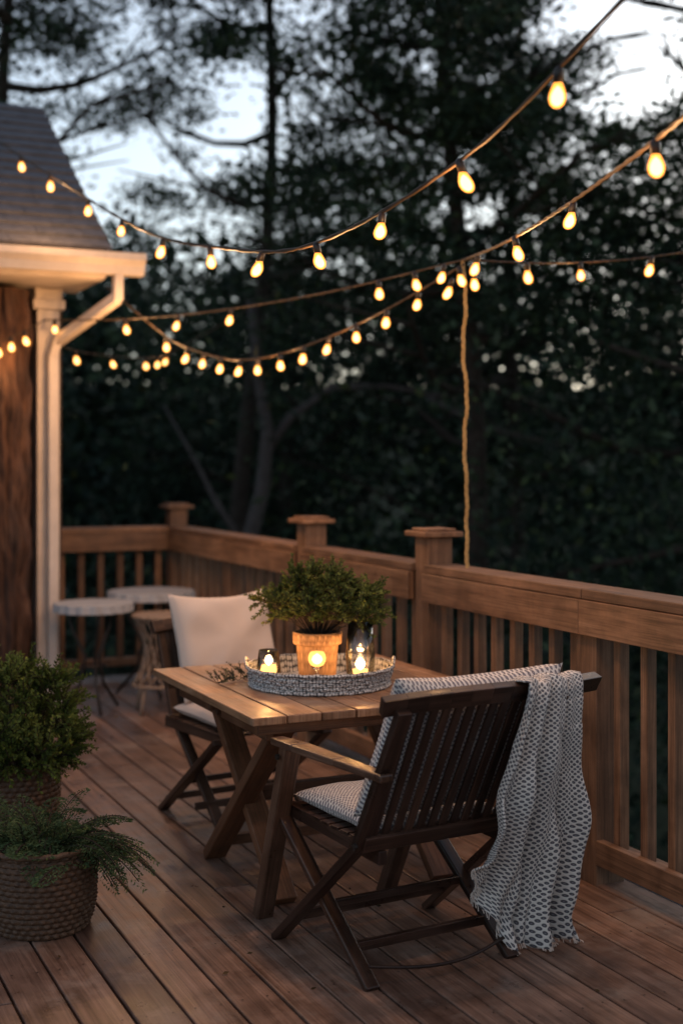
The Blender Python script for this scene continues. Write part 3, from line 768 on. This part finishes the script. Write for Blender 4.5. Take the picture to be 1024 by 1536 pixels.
def string(P0,P1,tab,taus,rad=.005,power=LP,name='string_lights',scale=1.0,extra=(),every=2):
    root=empty(name); cab=MB(); bm_=MB(); sm_=MB(); km_=MB()
    def f(t): return C(P0[0]+(P1[0]-P0[0])*t,P0[1]+(P1[1]-P0[1])*t,zinterp(tab,t))
    n=90
    for ph in (0,math.pi):
        cab.poly([f(i/n)+Vector((0,math.sin(i*1.3+ph)*rad*.5,math.cos(i*1.3+ph)*rad*.5)) for i in range(n+1)],rad*.72,6)
    for k,t in enumerate(taus): put_bulb(f(t),bm_,sm_,km_,root,power if k%every==every-1 else 0,scale=scale)
    for q in extra: put_bulb(Vector(q),bm_,sm_,km_,root,0,scale=scale)
    cab.obj('cable',M_cable,root,smooth=True); bm_.obj('bulbs',M_bulb,root,smooth=True); sm_.obj('sockets',M_socket,root,smooth=True); km_.obj('filament_glow',M_core,root,smooth=True)
J=(.537,5.86,2.43)
string((-2.445,9.19),(.66,3.0),[(0,3.80),(.25,3.185),(.5,2.595),(.625,2.40),(.75,2.28),(.9,2.384),(1,2.615)],
       [.148,.2515,.364,.447,.534,.618,.692,.761,.827,.893,.958],.0065)
def sag(z0,z1,s): return [(t,z0+(z1-z0)*t-4*s*t*(1-t)) for t in (0,.25,.5,.75,1)]
string((J[0],J[1]),(.829,2.6),sag(2.43,2.356,.055),[.093,.317,.557,.794],.0065)
jw=C(*J)
string((J[0],J[1]),(-1.86,8.4),sag(2.43,2.432,.082),[.0846,.151,.468,.602,.7465,.97],.0045,power=12,
       extra=[jw+C(-.09,0,-.02),jw+C(-.05,.1,-.07),jw+C(-.02,0,-.03),jw+C(.05,.06,-.04)],every=5)
string((J[0],J[1]),(2.236,6.5),sag(2.43,2.70,.078),[.172,.323,.53,.76],.004,power=7)
string((J[0],J[1]),(-1.443,8.2),[(0,2.41),(.167,2.253),(.368,2.121),(.545,2.085),(.71,2.182),(.78,2.261),(1,2.616)],
       [.0946,.165,.2356,.304,.368,.431,.494,.545,.6036,.658,.71,.78],.0055,power=11,every=3)
string((-1.898,8.4),(-.6,13),[(0,2.327),(.102,2.277),(.217,2.283),(.338,2.312),(.42,2.37),(1,3.2)],[.102,.217,.338,.42,.385],.004,power=8,every=4)
string((-1.80,8.10),(-2.16,7.9),[(0,2.40),(.3,2.33),(.6,2.27),(1,2.18)],[.30,.50,.68,.86],.004,power=3,every=3)
rope=empty('hanging_rope'); mb=MB()
top=Vector(C(*J)); bot=Vector((2.935,5.11,1.07)); n=260
for ph in (0,2.09,4.19):
    mb.poly([top.lerp(bot,i/n)+Vector((.005*math.sin(i/n*17),.007*math.sin(i/n*23+1)+.004*math.sin(i/n*61),0))+Vector((math.cos(i*.30+ph),math.sin(i*.30+ph),0))*.0052 for i in range(n+1)],.0038,6)
mb.obj('strands',M_rope,rope,smooth=True)
# ------------------------------------------------------------ light & sky
w=bpy.data.worlds.new('World'); sc.world=w; w.use_nodes=True; nt=w.node_tree
bg=nt.nodes['Background']; sky=nt.nodes.new('ShaderNodeTexSky'); sky.sky_type='NISHITA'; sky.sun_disc=False
sky.sun_elevation=math.radians(12); sky.sun_rotation=math.radians(60); sky.ozone_density=2.0; sky.air_density=1.0; sky.dust_density=1.2
hs=nt.nodes.new('ShaderNodeHueSaturation'); hs.inputs['Saturation'].default_value=.6
nt.links.new(sky.outputs[0],hs.inputs['Color'])
nt.links.new(hs.outputs[0],bg.inputs[0]); bg.inputs[1].default_value=.235
s=bpy.data.lights.new('sun','SUN'); s.energy=.05; s.angle=math.radians(30); s.color=(1,.85,.7)
so=bpy.data.objects.new('sun',s); sc.collection.objects.link(so)
so.rotation_euler=(math.radians(70),0,math.radians(120))
# ------------------------------------------------------------ camera
cam=bpy.data.cameras.new('camera'); co=bpy.data.objects.new('camera',cam); sc.collection.objects.link(co); sc.camera=co
co.location=(0,0,H); co.rotation_euler=(math.radians(90),0,-TH)
cam.sensor_fit='VERTICAL'; cam.sensor_height=36; cam.sensor_width=24; cam.lens=2000/1536*36; cam.shift_y=-78/1536; cam.clip_end=1000
cam.dof.use_dof=True; cam.dof.focus_distance=4.3; cam.dof.aperture_fstop=1.5
sc.view_settings.view_transform='Standard'; sc.view_settings.look='None'; sc.view_settings.exposure=0
